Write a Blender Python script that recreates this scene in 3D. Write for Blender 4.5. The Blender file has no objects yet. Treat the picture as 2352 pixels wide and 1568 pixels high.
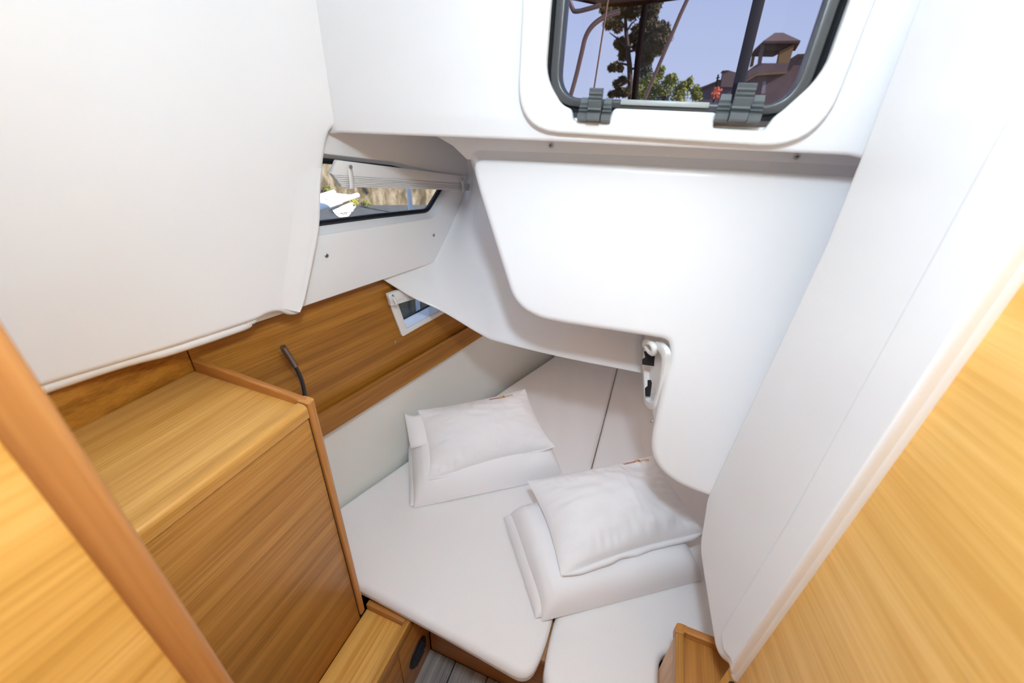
import bpy, bmesh, math, random
from mathutils.geometry import delaunay_2d_cdt
from mathutils import Vector as V, Matrix, Euler, noise as mnoise
random.seed(3)
S = bpy.context.scene
COL = S.collection

# ------------------------------------------------------------------ camera, sky, lights, exposure
EYE = V((0, 0, 1.65))
FPX, CX, CY = 908.0, 1176.0, 784.0
_dn = V((1085 - CX, 2415 - CY, FPX)).normalized()
_y = V((1558 - CX, 300 - CY, FPX)); _y = (_y - _dn * _y.dot(_dn)).normalized()
_z = -_dn
_x = _y.cross(_z)
ROT = Matrix((_x, _y, _z))                     # lens axes (right, down, ahead) -> world
cam_d = bpy.data.cameras.new('camera'); cam = bpy.data.objects.new('camera', cam_d); COL.objects.link(cam)
r_, u_, b_ = ROT @ V((1, 0, 0)), ROT @ V((0, -1, 0)), ROT @ V((0, 0, -1))
M = Matrix((r_, u_, b_)).transposed().to_4x4(); M.translation = EYE
cam.matrix_world = M
cam_d.sensor_width = 36; cam_d.lens = FPX * 36 / 2352; cam_d.clip_start = 0.01; cam_d.clip_end = 300
cam_d.dof.use_dof = True; cam_d.dof.focus_distance = 1.25; cam_d.dof.aperture_fstop = 3.2
S.camera = cam

W = bpy.data.worlds.new('sky'); S.world = W; W.use_nodes = True
wn = W.node_tree; wn.nodes.clear()
g = wn.nodes.new('ShaderNodeNewGeometry'); sp = wn.nodes.new('ShaderNodeSeparateXYZ')
wr_ = wn.nodes.new('ShaderNodeValToRGB'); bg = wn.nodes.new('ShaderNodeBackground'); wo = wn.nodes.new('ShaderNodeOutputWorld')
tcw = wn.nodes.new('ShaderNodeTexCoord')
wn.links.new(tcw.outputs['Generated'], sp.inputs[0]); wn.links.new(sp.outputs['Z'], wr_.inputs[0])
wr_.color_ramp.elements[0].position = 0.0; wr_.color_ramp.elements[0].color = (.66, .77, 1.0, 1)
wr_.color_ramp.elements[1].position = 0.8; wr_.color_ramp.elements[1].color = (.22, .40, .85, 1)
wn.links.new(wr_.outputs[0], bg.inputs[0]); bg.inputs[1].default_value = 1.45
wn.links.new(bg.outputs[0], wo.inputs[0])

def lamp(name, kind, loc, energy, col=(1, 1, 1), **k):
    d = bpy.data.lights.new(name, kind); d.energy = energy; d.color = col
    for a, b in k.items(): setattr(d, a, b)
    o = bpy.data.objects.new(name, d); o.location = loc; COL.objects.link(o); return o
sun = lamp('sun', 'SUN', (0, 0, 20), 14.0, (1, .95, .87), angle=.009)
sun.rotation_euler = V((.80, -.10, .50)).to_track_quat('Z', 'Y').to_euler()
key = lamp('flash_lamp', 'POINT', (-.01, .12, 2.02), 18.2, (.785, 1.0, 1.18), shadow_soft_size=.055)
dome = lamp('flash_beam', 'SPOT', (-.01, .12, 2.02), 16.5, (.84, 1, 1.19), shadow_soft_size=.055, spot_size=math.radians(88), spot_blend=1.0)
dome.rotation_euler = V((.28, -.74, 1.65)).to_track_quat('Z', 'Y').to_euler()
fill = lamp('added_fill', 'AREA', (0.05, -1.3, 1.35), 1.6, (1, 1, 1), shape='RECTANGLE', size=.7, size_y=1.2)  # added soft fill behind the viewer, stands for no actual lamp
fill.rotation_euler = (math.radians(88), 0, 0)
berth = lamp('berth_fill', 'AREA', (-.10, 1.50, 1.02), 1.0, (1.22, .98, .90), shape='RECTANGLE', size=.8, size_y=.55)  # added fill light under the moulding, brightens the dark bed end
berth.rotation_euler = (math.radians(-18), 0, 0)

S.view_settings.view_transform = 'Standard'; S.view_settings.look = 'None'
S.view_settings.exposure = 0.0; S.view_settings.gamma = 1.0; S.view_settings.use_curve_mapping = False
S.cycles.use_denoising = True
S.cycles.max_bounces = 14; S.cycles.diffuse_bounces = 10; S.cycles.transparent_max_bounces = 16
S.cycles.caustics_reflective = False; S.cycles.caustics_refractive = False

# ------------------------------------------------------------------ helpers: points
def ray(px, py):
    d = ROT @ V((px - CX, py - CY, FPX)); return d.normalized()
def on_pl(px, py, p0, n):
    d = ray(px, py); return EYE + d * ((p0 - EYE).dot(n) / d.dot(n))
def on_z(px, py, z): return on_pl(px, py, V((0, 0, z)), V((0, 0, 1)))
def on_y(px, py, y): return on_pl(px, py, V((0, y, 0)), V((0, 1, 0)))
def on_x(px, py, x): return on_pl(px, py, V((x, 0, 0)), V((1, 0, 0)))
HK = .218                                        # the hull side closes in by this much per metre aft
HD = V((HK, 1, 0)).normalized(); HN = V((1, -HK, 0)).normalized()
def hull(px, py, x46): return on_pl(px, py, V((x46, .46, 0)), HN)
def hp(y, z, x46): return V((x46 + HK * (y - .46), y, z))

# ------------------------------------------------------------------ helpers: materials
MATS = {}
def nodes(name):
    m = bpy.data.materials.new(name); m.use_nodes = True; n = m.node_tree; MATS[name] = m
    return m, n, n.nodes['Principled BSDF']
def plain(name, col, rough=.5, metal=0, bump=0, bscale=200, var=0, vscale=5, coat=0, spec=.5):
    m, n, p = nodes(name)
    p.inputs['Base Color'].default_value = (*col, 1); p.inputs['Roughness'].default_value = rough
    p.inputs['Metallic'].default_value = metal; p.inputs['Coat Weight'].default_value = coat
    p.inputs['Specular IOR Level'].default_value = spec
    tc = n.nodes.new('ShaderNodeTexCoord')
    if bump:
        t = n.nodes.new('ShaderNodeTexNoise'); t.inputs['Scale'].default_value = bscale; t.inputs['Detail'].default_value = 3
        b = n.nodes.new('ShaderNodeBump'); b.inputs['Strength'].default_value = bump; b.inputs['Distance'].default_value = .002
        n.links.new(tc.outputs['Object'], t.inputs['Vector']); n.links.new(t.outputs[0], b.inputs['Height']); n.links.new(b.outputs[0], p.inputs['Normal'])
    if var:
        t = n.nodes.new('ShaderNodeTexNoise'); t.inputs['Scale'].default_value = vscale; t.inputs['Detail'].default_value = 5
        r = n.nodes.new('ShaderNodeValToRGB')
        r.color_ramp.elements[0].position = .3; r.color_ramp.elements[0].color = (*[c * (1 - var) for c in col], 1)
        r.color_ramp.elements[1].position = .7; r.color_ramp.elements[1].color = (*[min(1, c * (1 + var)) for c in col], 1)
        n.links.new(tc.outputs['Object'], t.inputs['Vector']); n.links.new(t.outputs[0], r.inputs[0]); n.links.new(r.outputs[0], p.inputs['Base Color'])
    return m
def wood(name, axis, dark, mid, light, rough=.38, fine=1.0):
    m, n, p = nodes(name)
    tc = n.nodes.new('ShaderNodeTexCoord'); mp = n.nodes.new('ShaderNodeMapping')
    q = V(axis).normalized().rotation_difference(V((1, 0, 0)))
    mp.inputs['Rotation'].default_value = q.to_euler()
    n.links.new(tc.outputs['Object'], mp.inputs[0])
    def nz(sx, sy, sc, det):
        k = n.nodes.new('ShaderNodeMapping'); k.inputs['Scale'].default_value = (sx, sy, sy)
        t = n.nodes.new('ShaderNodeTexNoise'); t.inputs['Scale'].default_value = sc; t.inputs['Detail'].default_value = det; t.inputs['Roughness'].default_value = .62
        n.links.new(mp.outputs[0], k.inputs[0]); n.links.new(k.outputs[0], t.inputs['Vector']); return t
    a = nz(.7, 32 * fine, 1, 3); b = nz(5, 260 * fine, 1, 2)
    ad = n.nodes.new('ShaderNodeMath'); ad.operation = 'MULTIPLY_ADD'; ad.inputs[1].default_value = .45
    mu = n.nodes.new('ShaderNodeMath'); mu.operation = 'MULTIPLY'; mu.inputs[1].default_value = .62
    n.links.new(a.outputs[0], mu.inputs[0]); n.links.new(b.outputs[0], ad.inputs[0]); n.links.new(mu.outputs[0], ad.inputs[2])
    r = n.nodes.new('ShaderNodeValToRGB'); e = r.color_ramp.elements
    e[0].position = .42; e[0].color = (*dark, 1); e[1].position = .65; e[1].color = (*light, 1)
    k = e.new(.53); k.color = (*mid, 1)
    n.links.new(ad.outputs[0], r.inputs[0]); n.links.new(r.outputs[0], p.inputs['Base Color'])
    p.inputs['Roughness'].default_value = rough; p.inputs['Specular IOR Level'].default_value = .35
    bp = n.nodes.new('ShaderNodeBump'); bp.inputs['Strength'].default_value = .12; bp.inputs['Distance'].default_value = .001
    n.links.new(b.outputs[0], bp.inputs['Height']); n.links.new(bp.outputs[0], p.inputs['Normal'])
    return m
OAK = ((.30, .125, .022), (.40, .178, .036), (.50, .245, .060))
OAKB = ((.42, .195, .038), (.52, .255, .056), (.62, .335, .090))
w_fore = wood('oak_fore_aft', (0, 1, 0), *OAK)
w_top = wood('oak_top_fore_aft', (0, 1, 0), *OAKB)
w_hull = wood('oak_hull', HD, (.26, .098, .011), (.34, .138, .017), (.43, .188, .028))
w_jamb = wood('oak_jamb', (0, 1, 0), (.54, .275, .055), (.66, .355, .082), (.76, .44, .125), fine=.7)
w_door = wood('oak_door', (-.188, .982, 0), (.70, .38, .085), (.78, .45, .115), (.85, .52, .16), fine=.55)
w_ath = wood('oak_athwart', (1, 0, 0), (.33, .12, .024), (.42, .165, .036), (.50, .22, .055))
w_vert = wood('oak_upright', (0, 0, 1), (.36, .135, .03), (.45, .185, .042), (.53, .24, .06))
w_dark = wood('oak_mid_fore_aft', (0, 1, 0), (.36, .14, .028), (.45, .19, .04), (.52, .235, .055))  # same oak, a tone between the plain and the top boards
w_post = wood('oak_round_post', (0, 0, 1), (.40, .165, .045), (.46, .20, .058), (.50, .23, .072))
gel = plain('white_gelcoat', (.82, .82, .825), .24, spec=.45)
gel_s = plain('white_satin_gelcoat', (.82, .817, .82), .38, spec=.4)
wpl = plain('white_plastic', (.82, .82, .80), .35)
sheet = plain('white_cotton', (.89, .89, .905), .85, bump=.15, bscale=500, spec=.15)
mat_s = plain('fitted_sheet', (.83, .815, .81), .9, bump=.35, bscale=420, spec=.1)
lining = plain('grey_white_vinyl', (.77, .785, .75), .6, bump=.1, bscale=350)
blind_m = plain('blind_fabric', (.80, .80, .80), .6)
strap_m = plain('ribbed_strap', (.78, .77, .73), .7)
steel = plain('stainless', (.62, .60, .56), .22, 1)
bronze = plain('brown_nickel', (.27, .215, .18), .33, .9)
rubber = plain('black_rubber', (.012, .013, .016), .45)
black = plain('black_plastic', (.010, .010, .011), .5)
frame_g = plain('dark_grey_frame', (.055, .058, .06), .32)
grey_p = plain('grey_latch_plastic', (.11, .125, .13), .42)
cord_m = plain('dark_cord', (.02, .024, .03), .5)
floor_m = wood('grey_teak', (0, 1, 0), (.16, .145, .135), (.26, .24, .225), (.36, .335, .31), .5)
groove = plain('dark_groove', (.02, .015, .01), .8)
red_t = plain('red_thread', (.42, .012, .02), .8); yel_t = plain('yellow_thread', (.80, .47, .03), .8)
def glass(name, tint, gloss=.07):
    m, n, p = nodes(name); n.nodes.remove(p)
    o = n.nodes['Material Output']; t = n.nodes.new('ShaderNodeBsdfTransparent'); t.inputs[0].default_value = (*tint, 1)
    gl = n.nodes.new('ShaderNodeBsdfGlossy'); gl.inputs['Roughness'].default_value = .02
    mx = n.nodes.new('ShaderNodeMixShader'); mx.inputs[0].default_value = gloss
    n.links.new(t.outputs[0], mx.inputs[1]); n.links.new(gl.outputs[0], mx.inputs[2]); n.links.new(mx.outputs[0], o.inputs[0]); return m
g_tint = glass('smoked_acrylic', (.725, .715, .75), .012); g_clear = glass('clear_acrylic', (.95, .97, .97), .04)

# ------------------------------------------------------------------ helpers: objects
def tag(o, label=None, cat=None, group=None, kind=None):
    if label: o['label'] = label
    if cat: o['category'] = cat
    if group: o['group'] = group
    if kind: o['kind'] = kind
    return o
def thing(name, loc, label=None, cat=None, group=None, kind=None):
    o = bpy.data.objects.new(name, None); o.location = loc; o.empty_display_size = .05; COL.objects.link(o)
    return tag(o, label, cat, group, kind)
def wpos(o):
    p = V(o.location)
    while o.parent: o = o.parent; p = p + V(o.location) if o.type == 'EMPTY' else p
    return p
def put(name, me, mat, parent=None, ang=40):
    o = bpy.data.objects.new(name, me); COL.objects.link(o)
    if mat: me.materials.append(mat)
    if ang:
        me.shade_smooth(); me.set_sharp_from_angle(angle=math.radians(ang))
    if parent:
        o.parent = parent
        root = parent
        while root.parent: root = root.parent
        if parent.type == 'EMPTY' and parent is root: o.matrix_parent_inverse = Matrix.Translation(-V(root.location))
    return o
def mesh(name, vs, fs, mat, parent=None, ang=40, fix=True):
    me = bpy.data.meshes.new(name); me.from_pydata([tuple(v) for v in vs], [], fs)
    if fix:
        b = bmesh.new(); b.from_mesh(me); bmesh.ops.recalc_face_normals(b, faces=b.faces); b.to_mesh(me); b.free()
    me.update()
    return put(name, me, mat, parent, ang)
def frame2(n):
    n = V(n).normalized(); up = V((0, 0, 1)) if abs(n.z) < .9 else V((0, 1, 0))
    u = up.cross(n).normalized(); return u, n.cross(u), n
def fillet(pts, r, k=6):
    out = []; N = len(pts); rs = r if isinstance(r, (list, tuple)) else [r] * N
    for i in range(N):
        p, a, b = pts[i], pts[i - 1], pts[(i + 1) % N]; rr = rs[i]
        if rr <= 0: out.append(p); continue
        d1, d2 = (a - p), (b - p); t = min(rr, d1.length * .48, d2.length * .48)
        s, e = p + d1.normalized() * t, p + d2.normalized() * t
        for j in range(k + 1):
            q = j / k; out.append(s * (1 - q) ** 2 + p * 2 * q * (1 - q) + e * q * q)
    return out
def inset(p2, d):
    N = len(p2); out = []
    for i in range(N):
        a, p, b = p2[i - 1], p2[i], p2[(i + 1) % N]
        e1 = (p[0] - a[0], p[1] - a[1]); e2 = (b[0] - p[0], b[1] - p[1])
        l1 = math.hypot(*e1) or 1e-9; l2 = math.hypot(*e2) or 1e-9
        n1 = (-e1[1] / l1, e1[0] / l1); n2 = (-e2[1] / l2, e2[0] / l2)
        m = (n1[0] + n2[0], n1[1] + n2[1]); ml = math.hypot(*m) or 1e-9
        c = max(.35, (m[0] * n1[0] + m[1] * n1[1]) / ml)
        out.append((p[0] + m[0] / ml * d / c, p[1] + m[1] / ml * d / c))
    return out
def rprism(name, pts, n, depth, r, mat, parent=None, back=None, seg=5, ang=40):
    """plate with its front outline pts on a plane facing n and a rolled front edge of radius r"""
    u, v, n = frame2(n); o = pts[0]
    p2 = [((p - o).dot(u), (p - o).dot(v)) for p in pts]; h = sum((p - o).dot(n) for p in pts) / len(pts)
    area = sum(p2[i - 1][0] * p2[i][1] - p2[i][0] * p2[i - 1][1] for i in range(len(p2)))
    if area < 0: p2.reverse()
    N = len(p2); vs = []; fs = []
    for i in range(seg + 1):
        a = math.pi / 2 * i / seg
        q = inset(p2, r * (1 - math.cos(a))) if i else p2
        vs += [o + u * x + v * y + n * (h - r * (1 - math.sin(a))) for x, y in q]
    vs += [o + u * x + v * y + n * h for x, y in inset(p2, r * 1.22 + .0004)]; seg += 1
    for i in range(seg):
        for j in range(N): fs.append((i * N + j, i * N + (j + 1) % N, (i + 1) * N + (j + 1) % N, (i + 1) * N + j))
    bs = len(vs)
    for j in range(N):
        p = vs[j]; vs.append(back(p) if back else p - n * depth)
    for j in range(N): fs.append((bs + j, bs + (j + 1) % N, (j + 1) % N, j))
    q = [V(((p - o).dot(u), (p - o).dot(v))) for p in vs[seg * N:seg * N + N]]
    cv, _, _, ov, _, of = (lambda t: (t[0], t[1], t[2], t[3], t[4], t[2]))(delaunay_2d_cdt(q, [(i, (i + 1) % N) for i in range(N)], [], 1, 1e-6))
    mp = []
    for k, src in enumerate(ov):
        if src and src[0] < N: mp.append(seg * N + src[0])
        else: mp.append(len(vs)); vs.append(o + u * cv[k].x + v * cv[k].y + n * h)
    fs += [tuple(mp[k] for k in f) for f in of]
    fs.append(tuple(bs + j for j in reversed(range(N))))
    return mesh(name, vs, fs, mat, parent, ang)
def slab(name, loops, n, depth, bevel, mat, parent=None, ang=35, res=2):
    """plate with holes: outline loops on the front plane facing n, thickness running back"""
    u, v, n = frame2(n); o = loops[0][0]
    cu = bpy.data.curves.new(name, 'CURVE'); cu.dimensions = '2D'; cu.fill_mode = 'BOTH'
    cu.extrude = depth / 2 - bevel; cu.bevel_depth = bevel; cu.bevel_resolution = res; cu.offset = -bevel
    for L in loops:
        s = cu.splines.new('POLY'); s.points.add(len(L) - 1)
        for i, p in enumerate(L): s.points[i].co = ((p - o).dot(u), (p - o).dot(v), 0, 1)
        s.use_cyclic_u = True
    t = bpy.data.objects.new('tmp', cu); COL.objects.link(t)
    dg = bpy.context.evaluated_depsgraph_get(); dg.update()
    me = bpy.data.meshes.new_from_object(t.evaluated_get(dg)); me.materials.clear()
    bpy.data.objects.remove(t); bpy.data.curves.remove(cu)
    X = Matrix((u, v, n)).transposed().to_4x4(); X.translation = o - n * depth / 2
    me.transform(X); me.name = name
    b = bmesh.new(); b.from_mesh(me); bmesh.ops.remove_doubles(b, verts=b.verts, dist=1e-5); b.to_mesh(me); b.free()
    return put(name, me, mat, parent, ang)
def hexa(name, c, mat, parent=None, bev=.003, seg=2, ang=40):
    """box from 8 corners: four below, four above in the same order"""
    fs = [(0, 3, 2, 1), (4, 5, 6, 7), (0, 1, 5, 4), (1, 2, 6, 5), (2, 3, 7, 6), (3, 0, 4, 7)]
    me = bpy.data.meshes.new(name); me.from_pydata([tuple(p) for p in c], [], fs)
    b = bmesh.new(); b.from_mesh(me); bmesh.ops.recalc_face_normals(b, faces=b.faces)
    if bev: bmesh.ops.bevel(b, geom=list(b.edges), offset=bev, segments=seg, profile=.5, affect='EDGES', clamp_overlap=True)
    b.to_mesh(me); b.free()
    return put(name, me, mat, parent, ang)
def box(name, a, b, mat, parent=None, bev=.003, seg=2):
    x0, y0, z0 = a; x1, y1, z1 = b
    return hexa(name, [V(p) for p in ((x0, y0, z0), (x1, y0, z0), (x1, y1, z0), (x0, y1, z0), (x0, y0, z1), (x1, y0, z1), (x1, y1, z1), (x0, y1, z1))], mat, parent, bev, seg)
def obox(name, o, a, b, c, mat, parent=None, bev=.003, seg=2):
    """box from corner o and three edge vectors"""
    return hexa(name, [o, o + a, o + a + b, o + b, o + c, o + a + c, o + a + b + c, o + b + c], mat, parent, bev, seg)
def spline(pts, k=8):
    out = []; N = len(pts)
    for i in range(N - 1):
        p0, p1, p2, p3 = pts[max(i - 1, 0)], pts[i], pts[i + 1], pts[min(i + 2, N - 1)]
        for j in range(k):
            t = j / k
            out.append(.5 * ((2 * p1) + (p2 - p0) * t + (2 * p0 - 5 * p1 + 4 * p2 - p3) * t * t + (3 * p1 - p0 - 3 * p2 + p3) * t ** 3))
    out.append(pts[-1]); return out
def tube(name, pts, r, mat, parent=None, n=10, vs=None, fs=None):
    own = vs is None
    if own: vs, fs = [], []
    N = len(pts); base = len(vs); rr = r if isinstance(r, (list, tuple)) else [r] * N
    d = (pts[1] - pts[0]).normalized(); a = d.orthogonal().normalized()
    for i in range(N):
        t = (pts[min(i + 1, N - 1)] - pts[max(i - 1, 0)]).normalized()
        a = (a - t * a.dot(t)).normalized(); b = t.cross(a)
        for j in range(n):
            q = 2 * math.pi * j / n; vs.append(pts[i] + (a * math.cos(q) + b * math.sin(q)) * rr[i])
    for i in range(N - 1):
        for j in range(n): fs.append((base + i * n + j, base + i * n + (j + 1) % n, base + (i + 1) * n + (j + 1) % n, base + (i + 1) * n + j))
    fs.append(tuple(base + j for j in reversed(range(n)))); fs.append(tuple(base + (N - 1) * n + j for j in range(n)))
    if own: return mesh(name, vs, fs, mat, parent, 50)
def disc(name, c, n, r, h, mat, parent=None, k=16, bev=.3):
    """round button with a softened rim, standing h proud of c along n"""
    u, v, n = frame2(n); vs = []; fs = []
    prof = [(r, -h * .4), (r, h * (1 - bev)), (r * (1 - bev * .5), h)]
    for q, z in prof:
        vs += [c + u * q * math.cos(6.2832 * j / k) + v * q * math.sin(6.2832 * j / k) + n * z for j in range(k)]
    for i in range(2):
        for j in range(k): fs.append((i * k + j, i * k + (j + 1) % k, (i + 1) * k + (j + 1) % k, (i + 1) * k + j))
    fs.append(tuple(2 * k + j for j in range(k))); fs.append(tuple(reversed(range(k))))
    return mesh(name, vs, fs, mat, parent, 35)
def screw(c, n, parent, r=.0042):
    n = V(n).normalized(); o = disc('screw', c, n, r, .0022, steel, parent, 12)
    u, v, n = frame2(n); vs = []; fs = []
    for a in (u, v):                             # cross recess
        b = n.cross(a); k = len(vs); q = c + n * .0023
        vs += [q + a * r * .6 + b * r * .12, q - a * r * .6 + b * r * .12, q - a * r * .6 - b * r * .12, q + a * r * .6 - b * r * .12]
        fs.append((k, k + 1, k + 2, k + 3))
    vs += [p - n * .001 for p in vs]
    fs += [tuple(i + 8 for i in reversed(f)) for f in fs]
    mesh('screw_slot', vs, fs, black, o, 0); return o
def grid(name, rows, mat, parent=None, thick=0, ang=60):
    R, Cn = len(rows), len(rows[0]); vs = [p for r in rows for p in r]; fs = []
    for i in range(R - 1):
        for j in range(Cn - 1): fs.append((i * Cn + j, i * Cn + j + 1, (i + 1) * Cn + j + 1, (i + 1) * Cn + j))
    o = mesh(name, vs, fs, mat, parent, ang)
    if thick:
        m = o.modifiers.new('thickness', 'SOLIDIFY'); m.thickness = abs(thick); m.offset = 1 if thick > 0 else -1
    return o
def smooth_grid(rows, ku=6, kv=6):
    a = [spline(r, ku) for r in rows]; cols = [spline([r[j] for r in a], kv) for j in range(len(a[0]))]
    return [[c[i] for c in cols] for i in range(len(cols[0]))]
def text_mesh(body, size=1.0):
    cu = bpy.data.curves.new('txt', 'FONT'); cu.body = body; cu.size = size; cu.offset = .012; cu.resolution_u = 2
    t = bpy.data.objects.new('tmp', cu); COL.objects.link(t)
    dg = bpy.context.evaluated_depsgraph_get(); dg.update()
    me = bpy.data.meshes.new_from_object(t.evaluated_get(dg)); me.materials.clear()
    bpy.data.objects.remove(t); bpy.data.curves.remove(cu); return me

# ================================================================== STRUCTURE
def struct(name, loc): return thing(name, loc, kind='structure')
# ---- floor
fl = struct('floor', (0, 0, 0))
box('subfloor', (-1.2, -1.75, -.06), (1.0, 2.3, -.012), groove, fl, 0)
for i in range(9):
    x0 = -.437 + i * .12 - .02
    box('plank', (x0, -1.7, -.02), (x0 + .117, .58, 0), floor_m, fl, .0015, 1)
pg = on_z(1026, 1542, 0); disc('plug', pg, (0, 0, 1), .008, .001, floor_m, fl)
# ---- ceiling and the far side of the room (behind the viewer)
ce = struct('ceiling', (0, -.4, 2.12))
box('ceiling_panel', (-1.1, -1.75, 2.12), (.95, .85, 2.16), gel_s, ce, 0)
# ---- wall_front: bulkheads by the doorway
wf = struct('wall_front', (-.35, -.4, 0))
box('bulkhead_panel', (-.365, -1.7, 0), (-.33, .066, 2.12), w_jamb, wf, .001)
jp = [V((-.372, .060, 0)), V((-.324, .060, 0)), V((-.324, .088, 0)), V((-.372, .088, 0))]
jp = fillet(jp, .010)
mesh('door_post', [p for p in jp] + [p + V((0, 0, 2.12)) for p in jp],
     [(i, (i + 1) % len(jp), len(jp) + (i + 1) % len(jp), len(jp) + i) for i in range(len(jp))] + [tuple(reversed(range(len(jp)))), tuple(range(len(jp), 2 * len(jp)))], w_post, wf, 50)
box('saloon_bulkhead', (-.36, -1.74, 0), (.95, -1.70, 2.12), gel_s, wf, 0)
# ---- wall_left
wl = struct('wall_left', (-.9, .46, 0))
# near moulded liner panel, proud of the rest
LP = -.847
def lp(px, py): return hull(px, py, LP)
o1 = [hp(-.5, 1.222, LP), lp(105, 888), lp(400, 800), lp(590, 737), lp(618, 722), lp(642, 717), lp(668, 726), lp(690, 724), lp(699, 700),
      lp(712, 640), lp(728, 570), lp(738, 515), lp(741, 440), lp(745, 380), lp(752, 325), lp(760, 300), lp(780, 285), hp(.95, 1.72, LP), hp(.95, 2.12, LP), hp(-.5, 2.12, LP)]
o1 = fillet(o1, [0, .02, .02, .02, .01, .01, .01, .012, .012, .02, .02, .02, .02, .02, .01, .01, .01, 0, 0, 0], 4)
rprism('liner_panel', o1, HN, .045, .012, gel, wl, seg=6)
# rolled return at the panel's after end
lft = [(700, 385), (672, 430), (660, 520), (648, 610), (640, 680), (644, 708)]; rgt = [(744, 385), (741, 430), (737, 520), (720, 610), (702, 690), (690, 716)]
rows = []
for i, (a, b) in enumerate(zip(lft, rgt)):
    A_, B_ = lp(*a), lp(*b); row = []
    for k in range(9):
        t = k / 8; hgt = (.009 * math.sin(math.pi * min(1, t * 1.25) * .5) ** 2 - .0005) * (0.02 if i == 0 else .6 if i == 1 else 1)
        row.append(A_.lerp(B_, t) + HN * (hgt if k < 8 else -.012))
    rows.append(row)
grid('end_roll', smooth_grid(rows, 3, 4), gel, wl)
# pipe-like lip tucked under the lower edge
lip = [hp(-.5, 1.208, LP - .02), lp(105, 897) - HN * .02, lp(400, 808) - HN * .02, lp(555, 757) - HN * .022, lp(582, 746) - HN * .024]
tube('lower_lip', spline(lip, 6), .0135, gel, wl, 10)
tube('lower_lip_end', [lp(572, 746) - HN * .02, lp(590, 739) - HN * .02, lp(600, 733) - HN * .022], [.011, .011, .004], gel, wl, 10)

# window panel (deeper), with its opening
WP = -.88
def wp(px, py): return hull(px, py, WP)
win = [wp(700, 545), wp(740, 539), wp(860, 521), wp(998, 500), wp(1034, 437), wp(1046, 405), wp(900, 372), wp(730, 352), wp(706, 400)]
win_f = fillet(win, [.01, 0, 0, .02, 0, .015, 0, .01, 0], 5)
out = [hp(.50, 1.200, WP), hp(1.22, 1.198, WP), hp(1.36, 1.40, WP), hp(1.45, 1.66, WP), hp(.50, 1.66, WP)]
slab('side_panel', [out, win_f], HN, .022, .004, gel, wl)
tube('side_panel_roll', [hp(.50, 1.203, WP - .006), hp(1.21, 1.201, WP - .006)], .006, gel, wl, 10)
for p in ((750, 587), (996, 540)): screw(wp(*p), HN, wl, .0058)
# oak panel below
OP = -.92
def op(px, py): return hull(px, py, OP)
port = [op(885, 677), op(921, 772), op(1024, 714), hp(1.285, 1.12, OP)]
cenp = sum(port, V()) / 4
hole = [cenp + (p - cenp) * .9 for p in port]
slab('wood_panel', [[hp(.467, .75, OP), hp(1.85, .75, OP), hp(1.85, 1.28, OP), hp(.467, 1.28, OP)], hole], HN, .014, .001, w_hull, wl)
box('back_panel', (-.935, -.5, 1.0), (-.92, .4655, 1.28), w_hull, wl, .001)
screw(op(907, 785), HN, wl, .0045)
# oak ledge along the panel foot
def rail(name, y0, y1, prof, mat):
    vs = []; fs = []; N = len(prof)
    for y in (y0, y1):
        b = hp(y, 0, OP)
        vs += [b + HN * d + V((0, 0, z)) for d, z in prof]
    fs = [(i, (i + 1) % N, N + (i + 1) % N, N + i) for i in range(N)] + [tuple(range(N)), tuple(range(N, 2 * N))]
    return mesh(name, vs, fs, mat, wl, 30)
rail('trim_rail', .49, 1.85, [(0, .752), (.022, .752), (.026, .756), (.026, .835), (.022, .841), (.017, .841), (.013, .836), (.010, .828), (0, .828)], w_hull)
# pale hull lining between ledge and mattress
hl = [(.30, -.935), (.46, -.918), (.708, -.853), (.99, -.757), (1.6, -.580), (2.06, -.415), (2.25, -.34)]
rows = []
for k in range(5):
    t = k / 4; z = .762 + (.15 - .762) * t
    rows.append([V(((OP + HK * (y - .46) + .002) * (1 - t) + (x - .01) * t - .012 * math.sin(math.pi * t), y, z)) for y, x in hl])
grid('hull_lining', smooth_grid(rows, 4, 3), lining, wl)
# outer skin of the boat's side with openings behind both windows
SK = -.985
def big(L, dx, s):
    c = sum(L, V()) / len(L); return [c + (p - c) * s - HN * dx for p in L]
skin = [hp(-1.75, -.1, SK), hp(2.35, -.1, SK), hp(2.35, 1.64, SK), hp(.9, 2.14, SK), hp(-1.75, 2.14, SK)]
slab('hull_skin', [skin, [p + HD * (.16 if p.y > 1.0 else -.02) for p in big(win, WP - SK, 1.04)], [p + HD * (.10 if p.y > 1.15 else -.01) for p in big(port, OP - SK, .98)]], HN, .02, .001, gel_s, wl)

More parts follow.
